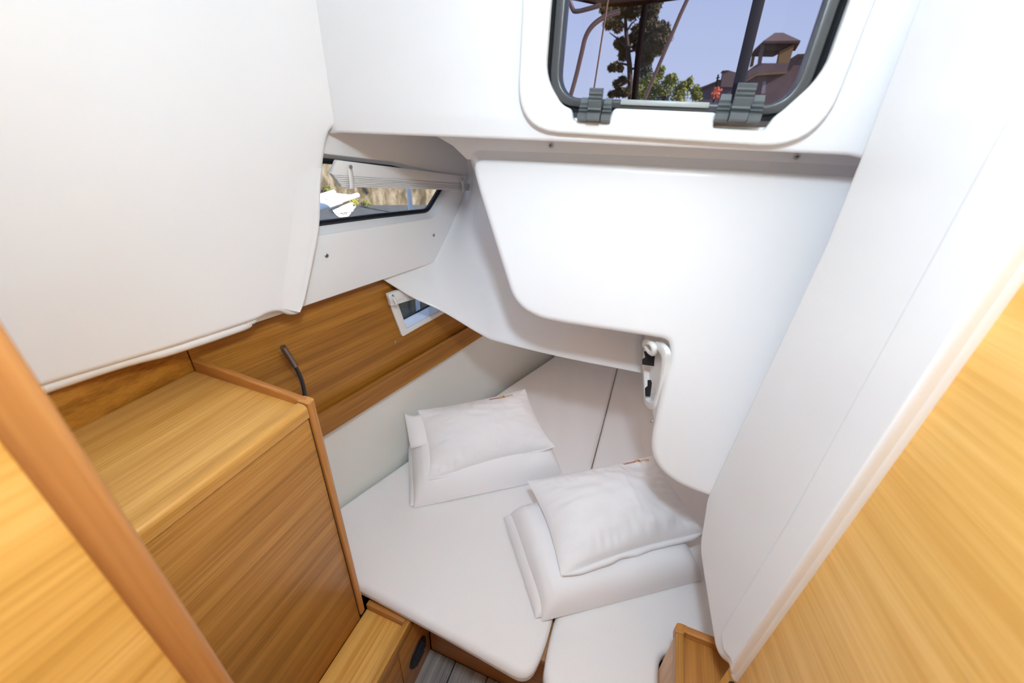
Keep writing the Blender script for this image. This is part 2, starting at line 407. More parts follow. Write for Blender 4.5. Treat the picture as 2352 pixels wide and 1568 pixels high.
# ---- window_2: fixed light in the side panel
w2 = struct('window_2', wp(900, 480))
WG = WP - .026
gl2 = [hull(*p, WG) for p in ((700, 523), (740, 518), (860, 502), (984, 488), (1016, 434), (1026, 412), (900, 380), (735, 362), (712, 400))]
gl2f = fillet(gl2, [.01, 0, 0, .022, 0, .01, 0, .01, 0], 5)
def ring(name, A, B, mat, parent, ang=40):
    n = len(A); return mesh(name, A + B, [(i, (i + 1) % n, n + (i + 1) % n, n + i) for i in range(n)], mat, parent, ang)
o_ = ring('reveal', win_f, gl2f, gel, w2)
def loft_gasket(name, L, n, w, d, mat, parent):
    u, v, n = frame2(n); o = L[0]; p2 = [((p - o).dot(u), (p - o).dot(v)) for p in L]
    area = sum(p2[i - 1][0] * p2[i][1] - p2[i][0] * p2[i - 1][1] for i in range(len(p2)))
    if area < 0: p2.reverse()
    prof = [(-.002, -d), (-.002, 0), (w * .35, d * .35), (w * .6, -d * .1), (w * .8, d * .25), (w, -d * .1), (w, -d)]
    N = len(p2); vs = []; fs = []
    for s, h in prof: vs += [o + u * x + v * y + n * h for x, y in inset(p2, s)]
    k = len(prof)
    for i in range(k):
        for j in range(N): fs.append((i * N + j, i * N + (j + 1) % N, ((i + 1) % k) * N + (j + 1) % N, ((i + 1) % k) * N + j))
    return mesh(name, vs, fs, mat, parent, 40)
loft_gasket('gasket', gl2f, HN, .013, .008, rubber, w2)
rprism('pane', [p - HN * .004 for p in gl2f], HN, .006, .0005, g_clear, w2, seg=1)
# ---- window_3: small hull port in the oak panel
w3 = struct('window_3', op(950, 720))
fr = fillet(port, .008, 4)
inn = [cenp + (p - cenp) * .76 for p in port]
slab('frame', [[p + HN * .009 for p in fr], [p + HN * .009 for p in fillet(inn, .004, 3)]], HN, .010, .003, wpl, w3)
dz3 = HN * .056
ring('reveal', [p + HN * .004 for p in inn], [p - dz3 for p in inn], gel, w3)
loft_gasket('gasket', [p - dz3 for p in inn], HN, .004, .004, rubber, w3)
rprism('pane', [p - dz3 - HN * .003 for p in inn], HN, .005, .0005, g_clear, w3, seg=1)

# ---- wall_back: the liner with the opening hatch, and the mouldings of the cockpit hanging over the berth
YW = .85
wb = struct('wall_back', (0, YW, 0))
def wy(px, py, y=YW): return on_y(px, py, y)
hx0, hx1, hz0, hz1 = -.262, .190, 1.662, 1.945
hole_h = fillet([V((hx0, YW, hz0)), V((hx1, YW, hz0)), V((hx1, YW, hz1)), V((hx0, YW, hz1))], .06, 8)
outw = [wy(752, 308), wy(775, 305), wy(1280, 325), wy(1600, 340), wy(1955, 357), wy(1985, 365), V((.33, YW, 1.62)), V((.33, YW, 2.12)), V((-.80, YW, 2.12)), wy(752, 250)]
outw = fillet(outw, [.008, .012, 0, 0, .01, .01, 0, 0, 0, .01], 4)
slab('upper_panel', [outw, hole_h], (0, -1, 0), .030, .007, gel, wb, res=3)
# screw flange set back under the panel
fl_p = [V((-.53, .98, 1.70)), on_y(1000, 312, .98), on_y(1040, 335, .98), on_y(1072, 366, .98), V((.50, .98, 1.566)), V((.50, .98, 1.70))]
slab('screw_flange', [fl_p], (0, -1, 0), .02, .002, gel_s, wb)
for p in ((1265, 334), (1830, 360)): screw(on_y(*p, .978), (0, -1, .2), wb, .0055)
# cockpit moulding
BP0 = V((0, .935, 1.558)); BN = V((0, -1, .165)).normalized()
def bp(px, py): return on_pl(px, py, BP0, BN)
opx = [(1078, 363), (1096, 436), (1134, 556), (1160, 640), (1174, 684), (1200, 714), (1240, 734), (1300, 746), (1400, 761), (1490, 775), (1541, 783),
       (1531, 840), (1514, 920), (1501, 985), (1495, 1025), (1499, 1052), (1512, 1077), (1540, 1104), (1575, 1123), (1616, 1139), (1690, 1162),
       (1790, 970), (1890, 758), (1970, 560), (2035, 407), (1952, 402), (1700, 388), (1400, 374)]
rad = [.055, .02, .02, .02, .02, .02, .02, .02, .02, .02, .022, .02, .02, .02, .02, .02, .02, .02, .02, .02, .03, .02, .02, .02, .03, 0, 0, 0]
opt = fillet([bp(*p) for p in opx], rad, 4)
lobe_top = bp(1541, 783).z; xl = bp(1541, 783).x; xr = bp(1616, 1139).x
def bback(p):
    q = p + V((0, .30, 0))
    if p.z < lobe_top + .004 and p.x < xl + .012 and p.x > .06:      # left flank of the lower lobe splays out going aft
        t = min(1, max(0, (lobe_top - p.z) / .30))
        f = V((.048 + .045 * (1 - t) ** 1.0, 1.088, max(p.z + .02, 1.0)))
        return f
    if p.z < 1.02: q = V((p.x, 1.088, max(p.z + .04, 1.0)))
    elif p.z > 1.5: q = V((p.x - (.03 if p.x < -.2 else 0), .985, p.z + .020))
    return q
rprism('cockpit_moulding', opt, BN, .3, .016, gel, wb, back=bback, seg=6)
# seat moulding further aft, its lower edge hanging over the foot of the berth
seat = [
    [(1050, 330, 1.38), (1058, 330, 1.38), (1066, 330, 1.38), (1080, 330, 1.37), (1110, 330, 1.30), (1200, 330, 1.26), (1300, 330, 1.26), (1482, 330, 1.26)],
    [(1042, 450, 1.37), (1050, 450, 1.37), (1060, 450, 1.37), (1074, 450, 1.36), (1100, 450, 1.28), (1200, 450, 1.23), (1300, 450, 1.23), (1482, 450, 1.23)],
    [(880, 590, 1.00), (905, 590, 1.045), (952, 592, 1.13), (1006, 602, 1.205), (1075, 610, 1.19), (1150, 640, 1.16), (1290, 690, 1.15), (1481, 730, 1.15)],
    [(860, 628, .97), (885, 644, .995), (948, 682, 1.065), (1016, 714, 1.10), (1106, 767, 1.09), (1150, 784, 1.085), (1290, 818, 1.085), (1477, 855, 1.085)]]
mid = [tuple(a * .45 + b * .55 for a, b in zip(p, q)) for p, q in zip(seat[2], seat[3])]
mid2 = [tuple(a * .14 + b * .86 for a, b in zip(p, q)) for p, q in zip(seat[2], seat[3])]
seat = seat[:3] + [mid, mid2] + seat[3:]
rows = [[on_y(*p) for p in r] for r in seat]
rows.append([p + V((0, .012, -.004)) for p in rows[-1]])
rows.append([p + V((0, .06, .012)) for p in rows[-1]])
grid('seat_moulding', smooth_grid(rows, 6, 6), gel, wb, .004)
box('berth_light_block', (-.56, 1.27, 1.10), (.95, 2.3, 1.12), gel_s, wb, 0)  # unseen slab, added only to block light above the berth end
box('cockpit_seat', (-.86, .87, 1.66), (.95, 2.35, 1.68), gel_s, wb, 0)
box('berth_end', (-.95, 2.22, -.05), (.95, 2.25, 1.68), lining, wb, 0)

# ---- window_1: opening hatch in the upper panel
w1 = struct('window_1', (-.03, YW, 1.65))
def rrect(x0, x1, z0, z1, r, y): return fillet([V((x0, y, z0)), V((x1, y, z0)), V((x1, y, z1)), V((x0, y, z1))], r, 8)
YF = YW - .016
fo = rrect(-.301, .218, 1.6345, 1.99, .085, YF)
xa, xb = on_y(1316, 280, YF).x, on_y(1396, 280, YF).x
xc_, xd = on_y(1641, 280, YF).x, on_y(1762, 280, YF).x
zn = on_y(1360, 279, YF).z; zm = on_y(1500, 252, YF).z
fi = [V((xa, YF, zn)), V((xb, YF, zn)), V((xb + .006, YF, zm)), V((xc_, YF, zm)), V((xc_, YF, zn)), V((xd, YF, zn)), V((xd + .008, YF, zn + .02)), V((.150, YF, 1.686)),
      V((.188, YF, 1.735)), V((.188, YF, 1.95)), V((-.250, YF, 1.95)), V((-.250, YF, 1.725)), V((-.215, YF, 1.682)), V((xa - .006, YF, zn + .018))]
fi = fillet(fi, [.006, .006, .008, .006, .004, .006, .006, .03, .03, .05, .05, .03, .03, .006], 5)
slab('flange', [fo, fi], (0, -1, 0), .018, .006, wpl, w1, res=4)
gx = rrect(-.243, .178, 1.679, 1.94, .058, YF + .010)
gi = rrect(-.2255, .160, 1.6935, 1.925, .046, YF + .010)
slab('hatch_frame', [gx, gi], (0, -1, 0), .030, .004, frame_g, w1)
loft_gasket('gasket', rrect(-.250, .186, 1.672, 1.948, .063, YF + .016), (0, -1, 0), .008, .006, rubber, w1)
ptilt = [p + V((0, .012 - (p.z - 1.69) * .075, 0)) for p in rrect(-.2285, .163, 1.6905, 1.928, .046, YF + .012)]
rprism('pane', ptilt, V((0, -1, -.075)), .006, .001, g_tint, w1, seg=1)
pal = plain('light_grey_seal', (.34, .37, .37), .4)
box('seal_bar', (on_y(1425, 232, YF).x, YF + .004, on_y(1500, 243, YF).z), (on_y(1632, 232, YF).x, YF + .011, on_y(1500, 230, YF).z), pal, w1, .0015)
def latch(x0, x1, z0, z1, lev):
    h = (z1 - z0); wd = x1 - x0
    prof = [(0, 0), (.012, 0), (.020, h * .10), (.021, h * .30), (.013, h * .38), (.017, h * .45), (.013, h * .52), (.017, h * .6), (.013, h * .68), (.015, h * .78), (.010, h), (0, h)]
    def ext(a, b, pf, top=0):
        vs = [V((x, YF + .006 - d, z0 + z)) for x in (a, b) for d, z in pf]; n = len(pf)
        if top:
            for i, v in enumerate(vs): v.x += (top if i < n else -top) * max(0, (v.z - z0) / h - .4)
        return vs, [(i, (i + 1) % n, n + (i + 1) % n, n + i) for i in range(n)] + [tuple(range(n)), tuple(range(n, 2 * n))]
    a, b = x0 + wd * .31, x0 + wd * .70
    vs, fs = ext(x0, a - .0015, prof, .004)
    base = mesh('latch', vs, fs, grey_p, w1, 30)
    vs, fs = ext(b + .0015, x1, prof, .004); mesh('latch_cheek', vs, fs, grey_p, base, 30)
    H = h * lev
    lv = [(0.004, .001), (.020, .002), (.026, h * .12), (.027, h * .34), (.020, h * .40), (.026, h * .50), (.024, h * .58), (.029, H * .62), (.0265, H * .66), (.0305, H * .72), (.028, H * .77), (.032, H * .83), (.029, H * .88), (.031, H * .96), (.027, H), (.020, H), (.012, h * .6), (.006, h * .4)]
    vs = [V((x, YF + .006 - d, z0 + z)) for x in (a, b) for d, z in lv]; n = len(lv)
    mesh('lever', vs, [(i, (i + 1) % n, n + (i + 1) % n, n + i) for i in range(n)] + [tuple(range(n)), tuple(range(n, 2 * n))], grey_p, base, 30)
yl = YF - .010
latch(on_y(1326, 279, yl).x, on_y(1400, 279, yl).x, on_y(1360, 280, yl).z, on_y(1370, 224, yl).z, 1.36)
latch(on_y(1639, 279, yl).x, on_y(1745, 279, yl).x, on_y(1690, 282, yl).z, on_y(1700, 216, yl).z, 1.36)

# ---- wall_right: white moulding beside the doorway
RP0 = V((.26, .83, 0)); RN = V((-1, -.173, 0)).normalized()
def rp(px, py): return on_pl(px, py, RP0, RN)
wr = struct('wall_right', (.3, .6, 0))
ro = [V((.2545, .862, 2.12)), rp(1965, 372), rp(1890, 562), rp(1622, 1138), rp(1616, 1180), rp(1607, 1235), rp(1606, 1265), rp(1612, 1310), rp(1626, 1400), rp(1640, 1490), rp(1650, 1512), rp(1672, 1528), V((.318, .497, .715)), V((.318, .497, 2.12))]
ro = fillet(ro, [0, .01, .01, .02, .02, .02, .02, .02, .03, .02, .02, .02, 0, 0], 4)
rprism('side_moulding', ro, RN, .05, .014, gel, wr, seg=5)
st = [rp(2300, 320), rp(2112, 664), rp(1822, 1189), rp(1662, 1452), rp(1668, 1500), rp(1690, 1522), V((.318, .499, .74)), V((.318, .499, 2.11)), V((.304, .577, 2.11))]
rprism('edge_strip', [p + RN * .008 for p in fillet(st, [.02, .02, .02, .02, .02, .02, 0, 0, 0], 3)], RN, .02, .0075, gel, wr, seg=5)
box('berth_side', (.64, .62, 0), (.66, 2.25, 1.66), gel_s, wr, 0)
box('engine_bulkhead', (.34, .66, .70), (.66, .68, 2.12), gel_s, wr, 0)
box('corridor_side', (.90, -1.75, 0), (.92, 2.3, 2.12), gel_s, wr, 0)
# ---- door_1: oak panel on the right
DD = V((-.188, .982, 0)).normalized(); DN = V((-.982, -.188, 0)).normalized()
d1 = struct('door_1', (.33, .52, 0))
e0 = V((.33, .52, 0)) + DD * .012; e1 = V((.33, .52, 0)) - DD * 1.6
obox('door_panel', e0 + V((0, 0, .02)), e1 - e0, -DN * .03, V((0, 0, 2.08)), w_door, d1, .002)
hd = on_pl(1690, 1562, V((.33, .52, 0)), DN)
obox('handle', hd - DD * .03 - V((0, 0, .035)), DD * .03, DN * .012, V((0, 0, .032)), black, d1, .004)

# ================================================================== FURNITURE
# ---- locker cabinet on the left
XF, XB, YE, ZT = -.588, -.92, .475, 1.119
cab = thing('locker_cabinet', (-.75, .1, 0), 'tall oak locker with a raised rim round its top, left of the berth', 'cabinet')
box('body', (XB + .004, -.5, .02), (XF - .016, YE - .02, ZT - .012), w_dark, cab, .001)
box('front_panel', (XF - .014, -.5, .3255), (XF, YE - .0185, ZT - .020), w_fore, cab, .001)
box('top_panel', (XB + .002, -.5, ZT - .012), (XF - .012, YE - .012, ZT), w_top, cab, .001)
tp = [V((XF - .022, 0, ZT - .022)), V((XF + .004, 0, ZT - .022)), V((XF + .004, 0, ZT + .012)), V((XF - .022, 0, ZT + .012))]
tp = fillet(tp, [0, .006, .012, .006], 4)
n = len(tp)
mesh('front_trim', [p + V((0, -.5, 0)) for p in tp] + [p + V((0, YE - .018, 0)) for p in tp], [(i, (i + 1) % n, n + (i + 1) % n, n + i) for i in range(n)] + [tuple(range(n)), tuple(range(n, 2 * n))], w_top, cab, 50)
pp = fillet([V((XF - .024, YE - .016, 0)), V((XF + .006, YE - .016, 0)), V((XF + .006, YE + .004, 0)), V((XF - .024, YE + .004, 0))], [.002, .004, .012, .004], 4)
n = len(pp)
mesh('corner_post', [p + V((0, 0, .345)) for p in pp] + [p + V((0, 0, ZT + .014)) for p in pp], [(i, (i + 1) % n, n + (i + 1) % n, n + i) for i in range(n)] + [tuple(range(n)), tuple(range(n, 2 * n))], w_vert, cab, 50)
box('post_groove', (XF - .004, YE - .0225, .326), (XF - .001, YE - .0155, ZT - .01), groove, cab, 0)
ef = [V((XB + .004, YE - .012, ZT - .03)), V((XF - .006, YE - .012, ZT - .03)), V((XF - .006, YE + .004, ZT - .03)), V((XB + .004, YE + .004, ZT - .03))]
et = [V((XB + .004, YE - .012, ZT + .030)), V((XF - .006, YE - .012, ZT + .014)), V((XF - .006, YE + .004, ZT + .014)), V((XB + .004, YE + .004, ZT + .030))]
hexa('end_fiddle', ef + et, w_ath, cab, .005, 3)
# ---- step box
stp = thing('step_box', (-.5, .1, 0), 'low oak step with a raised lip and a round black vent, before the tall locker', 'step')
XS = -.437
box('body', (XF + .001, -.5, .02), (XS - .014, .488, .312), w_dark, stp, .001)
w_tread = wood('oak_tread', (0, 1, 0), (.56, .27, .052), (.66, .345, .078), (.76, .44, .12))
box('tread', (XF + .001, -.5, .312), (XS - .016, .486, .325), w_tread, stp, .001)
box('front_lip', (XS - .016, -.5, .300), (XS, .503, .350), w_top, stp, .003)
box('end_lip', (XF + .001, .486, .290), (XS - .016, .503, .350), w_ath, stp, .003)
box('front_board', (XS - .013, .432, .0), (XS - .001, .58, .300), w_dark, stp, .001)
box('front_rail', (XS - .013, -.5, .276), (XS - .001, .4315, .300), w_dark, stp, .001)
box('door', (XS - .013, -.4, .01), (XS - .001, .4285, .2725), w_dark, stp, .0015)
box('door_gap', (XS - .016, -.5, 0), (XS - .006, .44, .29), groove, stp, 0)
vc = V((XS, .510, .133))
vent = disc('vent', vc, (1, 0, 0), .046, .004, black, stp, 28)
for k in range(5):
    z = -.030 + k * .015; hw = math.sqrt(max(0, .038 ** 2 - z * z))
    obox('vent_slat', vc + V((.004, -hw, z - .004)), V((0, 2 * hw, 0)), V((.005, 0, -.003)), V((0, 0, .004)), rubber, vent, 0)
# ---- berth base
bb = thing('berth_base', (-.1, .59, 0), 'oak front board of the berth above the grey floor', 'bed base')
box('front_board', (XS + .002, .580, 0), (.240, .596, .330), w_ath, bb, .002)
box('berth_top', (-.40, .545, .330), (.24, 2.2, .352), w_ath, bb, .001)
# ---- bedside box at the lower right
bx = thing('bedside_box', (.35, .5, 0), 'oak box with a rounded rim at the lower right, beside the berth', 'box')
BX, BY, BZ = .25, .648, .585
box('side_panel', (BX + .003, -.1, .02), (BX + .016, BY - .02, BZ - .01), wood('oak_pale_side', (0, 0, 1), (.42, .22, .10), (.50, .28, .135), (.56, .33, .17)), bx, .001)
box('end_panel', (BX + .02, BY - .016, .30), (.62, BY - .004, BZ - .01), w_ath, bx, .001)
box('top_panel', (BX + .014, -.1, BZ - .035), (.62, BY - .014, BZ - .020), w_dark, bx, .001)
def rim(name, a, b, mat):
    return box(name, a, b, mat, bx, .0025, 2)
rim('side_rim', (BX, -.1, BZ - .03), (BX + .018, BY - .024, BZ), w_fore)
rim('end_rim', (BX + .0245, BY - .018, BZ - .03), (.62, BY, BZ), w_ath)
cr = [V((BX, BY - .024, 0)), V((BX + .018, BY - .024, 0)), V((BX + .0185, BY - .018, 0)), V((BX + .026, BY - .018, 0)), V((BX + .026, BY, 0)), V((BX, BY, 0))]
cr = fillet(cr, [0, 0, 0, 0, 0, .024], 8); n = len(cr)
mesh('rim_corner', [p + V((0, 0, BZ - .03)) for p in cr] + [p + V((0, 0, BZ)) for p in cr], [(i, (i + 1) % n, n + (i + 1) % n, n + i) for i in range(n)] + [tuple(range(n)), tuple(range(n, 2 * n))], w_vert, bx, 40)
box('corner_post', (BX + .006, BY - .022, .02), (BX + .020, BY - .010, BZ - .03), w_vert, bx, .004, 3)

# ---- mattresses under fitted sheets
def mattress(name, outline, z0, z1, r, label, creases, wr_amp):
    pts = [V((x, y, z1)) for x, y in outline]
    pts = fillet(pts, .05, 6)
    u = V((1, 0, 0)); dense = []
    for i, p in enumerate(pts):
        q = pts[(i + 1) % len(pts)]; k = max(1, int((q - p).length / .03))
        dense += [p.lerp(q, j / k) for j in range(k)]
    p2 = [(p.x, p.y) for p in dense]
    if sum(p2[i - 1][0] * p2[i][1] - p2[i][0] * p2[i - 1][1] for i in range(len(p2))) < 0: p2.reverse()
    N = len(p2); vs = []; fs = []
    prof = [(.03, z0), (.012, z0 + .004), (.002, z0 + .015)]
    H = z1 - z0
    for t in (.22, .30, .38, .46, .54, .62): prof.append((0.0, z0 + H * t))
    for i in range(1, 7):
        a = math.pi / 2 * i / 6; prof.append((r * (1 - math.cos(a)), z1 - r * (1 - math.sin(a))))
    for s_, z in prof:
        for x, y in inset(p2, s_):
            w = 0
            if z0 + .01 < z < z1 - .012:
                w = wr_amp * (mnoise.noise(V((x * 2.2, y * 2.2, z * 60))) + .4 * mnoise.noise(V((x * 5, y * 5, z * 110))))
            vs.append(V((x + w * .3, y + w, z)))
    for i in range(len(prof) - 1):
        for j in range(N): fs.append((i * N + j, i * N + (j + 1) % N, (i + 1) * N + (j + 1) % N, (i + 1) * N + j))
    fs.append(tuple(reversed(range(N))))
    rg = inset(p2, r); b0 = (len(prof) - 1) * N
    def inside(x, y):
        c = False
        for i in range(N):
            x1, y1 = rg[i - 1]; x2, y2 = rg[i]
            if (y1 > y) != (y2 > y) and x < (x2 - x1) * (y - y1) / (y2 - y1) + x1: c = not c
        return c
    inn_ = []
    gx_ = [min(p[0] for p in rg) + .028 * i for i in range(60)]; gy_ = [min(p[1] for p in rg) + .028 * i for i in range(70)]
    for x in gx_:
        for y in gy_:
            if inside(x, y) and min((x - p[0]) ** 2 + (y - p[1]) ** 2 for p in rg) > .012 ** 2: inn_.append((x, y))
    cv, ce_, cf, ov, oe, of = delaunay_2d_cdt([V(p) for p in rg + inn_], [(i, (i + 1) % N) for i in range(N)], [], 1, 1e-5)
    mp = {}
    for k, src in enumerate(ov):
        q = src[0] if src else None
        if q is not None and q < N: mp[k] = b0 + q
        else:
            x, y = cv[k]; d = math.sqrt(min((x - p[0]) ** 2 + (y - p[1]) ** 2 for p in rg)); t = min(1, d / .08)
            z = z1 + .004 * t + t * .004 * mnoise.noise(V((x * 3, y * 3, 2)))
            farr = max(0, min(1, (y - 1.15) / .5)); z += t * farr * .018 * mnoise.noise(V((x * 14 + y * 3, y * 2.0, 5)))
            mp[k] = len(vs); vs.append(V((x, y, z)))
    fs += [tuple(mp[k] for k in f) for f in cf]
    me = bpy.data.meshes.new(name); me.from_pydata([tuple(v) for v in vs], [], fs)
    b = bmesh.new(); b.from_mesh(me); bmesh.ops.recalc_face_normals(b, faces=b.faces); b.to_mesh(me); b.free()
    root = thing(name, (outline[0][0], outline[0][1], z0), label, 'mattress')
    o = put('fitted_sheet', me, mat_s, root, 60)
    return root
# left mattress: follows the hull; right: cut round the bedside box
GX = -.042
mattress('mattress', [(-.60, .500), (-.30, .484), (GX - .020, .470), (GX - .003, .56), (GX - .0035, 1.23), (GX - .0035, 2.18), (-.41, 2.18), (-.43, 2.06), (-.592, 1.6), (-.77, .99), (-.865, .708), (-.912, .500)],
         .354, .40, .020, 'left berth mattress in a pale fitted sheet, along the hull side', None, .005)
mattress('mattress', [(GX + .003, .56), (GX + .012, .467), (.10, .470), (.268, .472), (.252, .56), (.252, .672), (.60, .70), (.62, 2.18), (GX, 2.18), (GX, 1.23)],
         .354, .40, .020, 'right berth mattress in a pale fitted sheet, next to the bedside box', None, .005)

# ---- folded duvets and pillows
def bil(c, u, v): return (c[0] * (1 - u) + c[1] * u) * (1 - v) + (c[3] * (1 - u) + c[2] * u) * v
def soft_block(name, foot, zb, tops, mat, parent, seed, p=7.0, nu=48, nv=34, amp=.007, creases=(.085, .125)):
    """folded bedding: footprint corners FL, FR, BR, BL, heights at those corners, rolled edges"""
    vs = []; fs = []
    fr_ = V((0, 0, 0))
    a = (foot[1] - foot[0]).normalized(); b = (foot[3] - foot[0]).normalized()
    def es(t):                                   # denser near the edges
        return .5 - .5 * math.cos(math.pi * t)
    for j in range(nv + 1):
        v = es(j / nv)
        for i in range(nu + 1):
            u = es(i / nu)
            q = bil(foot, u, v); h = tops[0] * (1 - u) * (1 - v) + tops[1] * u * (1 - v) + tops[2] * u * v + tops[3] * (1 - u) * v
            eu = max(0, 1 - abs(2 * u - 1) ** (p * 1.6)); ev = max(0, 1 - abs(2 * v - 1) ** p)
            k = (eu ** .55) * (ev ** .5)
            w = mnoise.noise(V((q.x * 6, q.y * 6, seed))) + .5 * mnoise.noise(V((q.x * 15, q.y * 15, seed + 3)))
            w2_ = mnoise.noise(V(((q - foot[0]).dot(a) * 40, (q - foot[0]).dot(b) * 5, seed + 9)))
            rim_ = max(0, 1 - 4 * min(u, 1 - u))
            z = zb + h * k * (1 + .0) + amp * w * k + .004 * w2_ * k * rim_
            for cu_ in creases: z += .0035 * k * math.exp(-((u - cu_) / .008) ** 2) - .003 * k * math.exp(-((u - cu_ - .018) / .012) ** 2)
            vs.append(V((q.x, q.y, z)))
    n = nu + 1
    for j in range(nv):
        for i in range(nu): fs.append((j * n + i, j * n + i + 1, (j + 1) * n + i + 1, (j + 1) * n + i))
    bnd = [i for i in range(n)] + [j * n + nu for j in range(1, nv + 1)] + [nv * n + i for i in range(nu - 1, -1, -1)] + [j * n for j in range(nv - 1, 0, -1)]
    fs.append(tuple(reversed(bnd)))
    return mesh(name, vs, fs, mat, parent, 75)
def shifted(foot, l, r, f, b):
    a = (foot[1] - foot[0]).normalized(); c = (foot[3] - foot[0]).normalized()
    return [foot[0] - a * l - c * f, foot[1] + a * r - c * f, foot[2] + a * r + c * b, foot[3] - a * l + c * b]
def pillow_fn(c, th, seed, crease, bow=.05):
    nrm = (c[1] - c[0]).cross(c[3] - c[0]).normalized()
    ctr = sum(c, V()) / 4
    def f(u, v, side=1):
        # edges draw in between the corners
        uu = u + (.5 - u) * bow * (1 - (2 * v - 1) ** 2) * abs(2 * u - 1); vv = v + (.5 - v) * bow * (1 - (2 * u - 1) ** 2) * abs(2 * v - 1)
        uu = .5 + (u - .5) * (1 - bow * 1.2 * math.sin(math.pi * v)); vv = .5 + (v - .5) * (1 - bow * 1.5 * math.sin(math.pi * u))
        q = bil(c, uu, vv)
        k = (max(0, math.sin(math.pi * u)) ** .58) * (max(0, math.sin(math.pi * v)) ** .55)
        w = 0
        if side > 0:
            e = 1 - min(1, 3.2 * min(u, 1 - u, v, 1 - v))
            du = min(u, 1 - u); dv = min(v, 1 - v)
            w += .012 * e * mnoise.noise(V((u * 26 if dv < du else u * 7, v * 5 if dv < du else v * 22, seed)))
            w += .010 * mnoise.noise(V((u * 4, v * 3, seed + 5))) + .006 * mnoise.noise(V((u * 9 + v * 6, v * 8, seed + 8)))
            w *= min(1, 8 * min(u, 1 - u, v, 1 - v))
            cr_ = (u - crease - .05 * v) / .010
            w += .0034 * math.exp(-cr_ * cr_) * min(1, 10 * min(v, 1 - v))
        return q + nrm * (th * k * (1 if side > 0 else -.05) + w)
    return f, nrm
def pillow(name, c, th, seed, crease, label):
    root = thing(name, sum(c, V()) / 4, label, 'pillow', None)
    f, nrm = pillow_fn(c, th, seed, crease)
    nu, nv = 64, 44; vs = []; fs = []; n = nu + 1
    for side in (1, -1):
        for j in range(nv + 1):
            for i in range(nu + 1): vs.append(f(i / nu, j / nv, side))
    o = (nu + 1) * (nv + 1)
    for j in range(nv):
        for i in range(nu):
            q = (j * n + i, j * n + i + 1, (j + 1) * n + i + 1, (j + 1) * n + i)
            fs.append(q); fs.append(tuple(o + k for k in reversed(q)))
    me = bpy.data.meshes.new(name); me.from_pydata([tuple(v) for v in vs], [], fs)
    b = bmesh.new(); b.from_mesh(me); bmesh.ops.remove_doubles(b, verts=b.verts, dist=2e-4); b.to_mesh(me); b.free()
    put('pillowcase', me, sheet, root, 80)
    return root, f, nrm
def stitched(root, f, nrm, body, u0, v0, du, dv, mat, name):
    """lettering laid on the pillow's surface: x runs along u, y along v"""
    me = text_mesh(body) if isinstance(body, str) else body
    b = bmesh.new(); b.from_mesh(me)
    bmesh.ops.triangulate(b, faces=b.faces)
    xs = [v.co.x for v in b.verts]; x0, x1 = min(xs), max(xs)
    for v in b.verts:
        v.co = f(u0 + du * (v.co.x - x0) / (x1 - x0), v0 + dv * v.co.y) + nrm * .0014
    b.to_mesh(me); b.free(); me.name = name
    o = put(name, me, mat, root, 0)
    return o
def disc_mesh(a0, a1, k=14):
    me = bpy.data.meshes.new('disc'); vs = [(0, 0, 0)] + [(math.cos(a0 + (a1 - a0) * i / k), math.sin(a0 + (a1 - a0) * i / k), 0) for i in range(k + 1)]
    me.from_pydata(vs, [], [(0, i, i + 1) for i in range(1, k + 1)]); return me
def logo(root, f, nrm, u0, u1, v, slope):
    L = u1 - u0
    stitched(root, f, nrm, 'sunturist', u0, v, L * .44, .062, red_t, 'lettering')
    for (mm, col, uu) in ((disc_mesh(0, 6.2832), yel_t, u0 + L * .455), (disc_mesh(-1.57, 1.57), red_t, u0 + L * .535)):
        me = mm; b = bmesh.new(); b.from_mesh(me)
        for q in b.verts: q.co = f(uu + L * .05 + q.co.x * L * .055, v + .022 + q.co.y * .030) + nrm * .0016
        b.to_mesh(me); b.free(); put('emblem', me, col, root, 0)
    stitched(root, f, nrm, 'charter', u0 + L * .66, v, L * .34, .062, yel_t, 'lettering')

# left set
def hem(root, f, nrm, w, seed):
    'sewn border of the pillowcase along its near edge'
    rows = []
    for i in range(41):
        u = .012 + .976 * i / 40
        p = f(u, .035); q = f(u, 0.0); d = (q - p); d = (d - nrm * d.dot(nrm)).normalized()
        k = w * min(1, 8 * min(u, 1 - u)) * (1 + .35 * mnoise.noise(V((u * 9, seed, 0))))
        rows.append([q + nrm * .001, q + d * k * .5 + nrm * (.001 + .0025 * mnoise.noise(V((u * 14, seed, 1)))), q + d * k - nrm * (.004 - .004 * mnoise.noise(V((u * 11, seed, 2))))])
    grid('hem', rows, sheet, root, .0012)
f1 = [V((-.613, .796, 0)), V((-.146, 1.150, 0)), V((-.312, 1.372, 0)), V((-.785, 1.050, 0))]
dv1 = thing('folded_duvet', (-.45, 1.08, .408), 'white folded duvet by the hull, under the pillow with readable red and yellow lettering', 'duvet', None)
soft_block('lower_fold', shifted(f1, .014, .006, -.010, 0), .408, (.050, .050, .07, .10), sheet, dv1, 4.0, amp=.004)
soft_block('upper_fold', f1, .408, (.094, .090, .125, .275), sheet, dv1, 1.0)
fp = [[on_z(929, 948, .618), on_z(946, 956, .622), on_z(968, 952, .622)], [on_z(936, 985, .598), on_z(954, 984, .608), on_z(976, 982, .600)],
      [on_z(944, 1030, .560), on_z(960, 1026, .570), on_z(984, 1020, .565)]]
grid('corner_flap', smooth_grid(fp, 4, 4), sheet, dv1, .004)
c1 = [on_z(983, 1103, .505), on_z(1276, 1026, .510), on_z(1206, 893, .595), on_z(960, 942, .635)]
pil1, pf1, pn1 = pillow('pillow', c1, .078, 11.0, .53, 'white pillow with readable lettering, on the folded duvet by the hull')
hem(pil1, pf1, pn1, .010, 3.0)
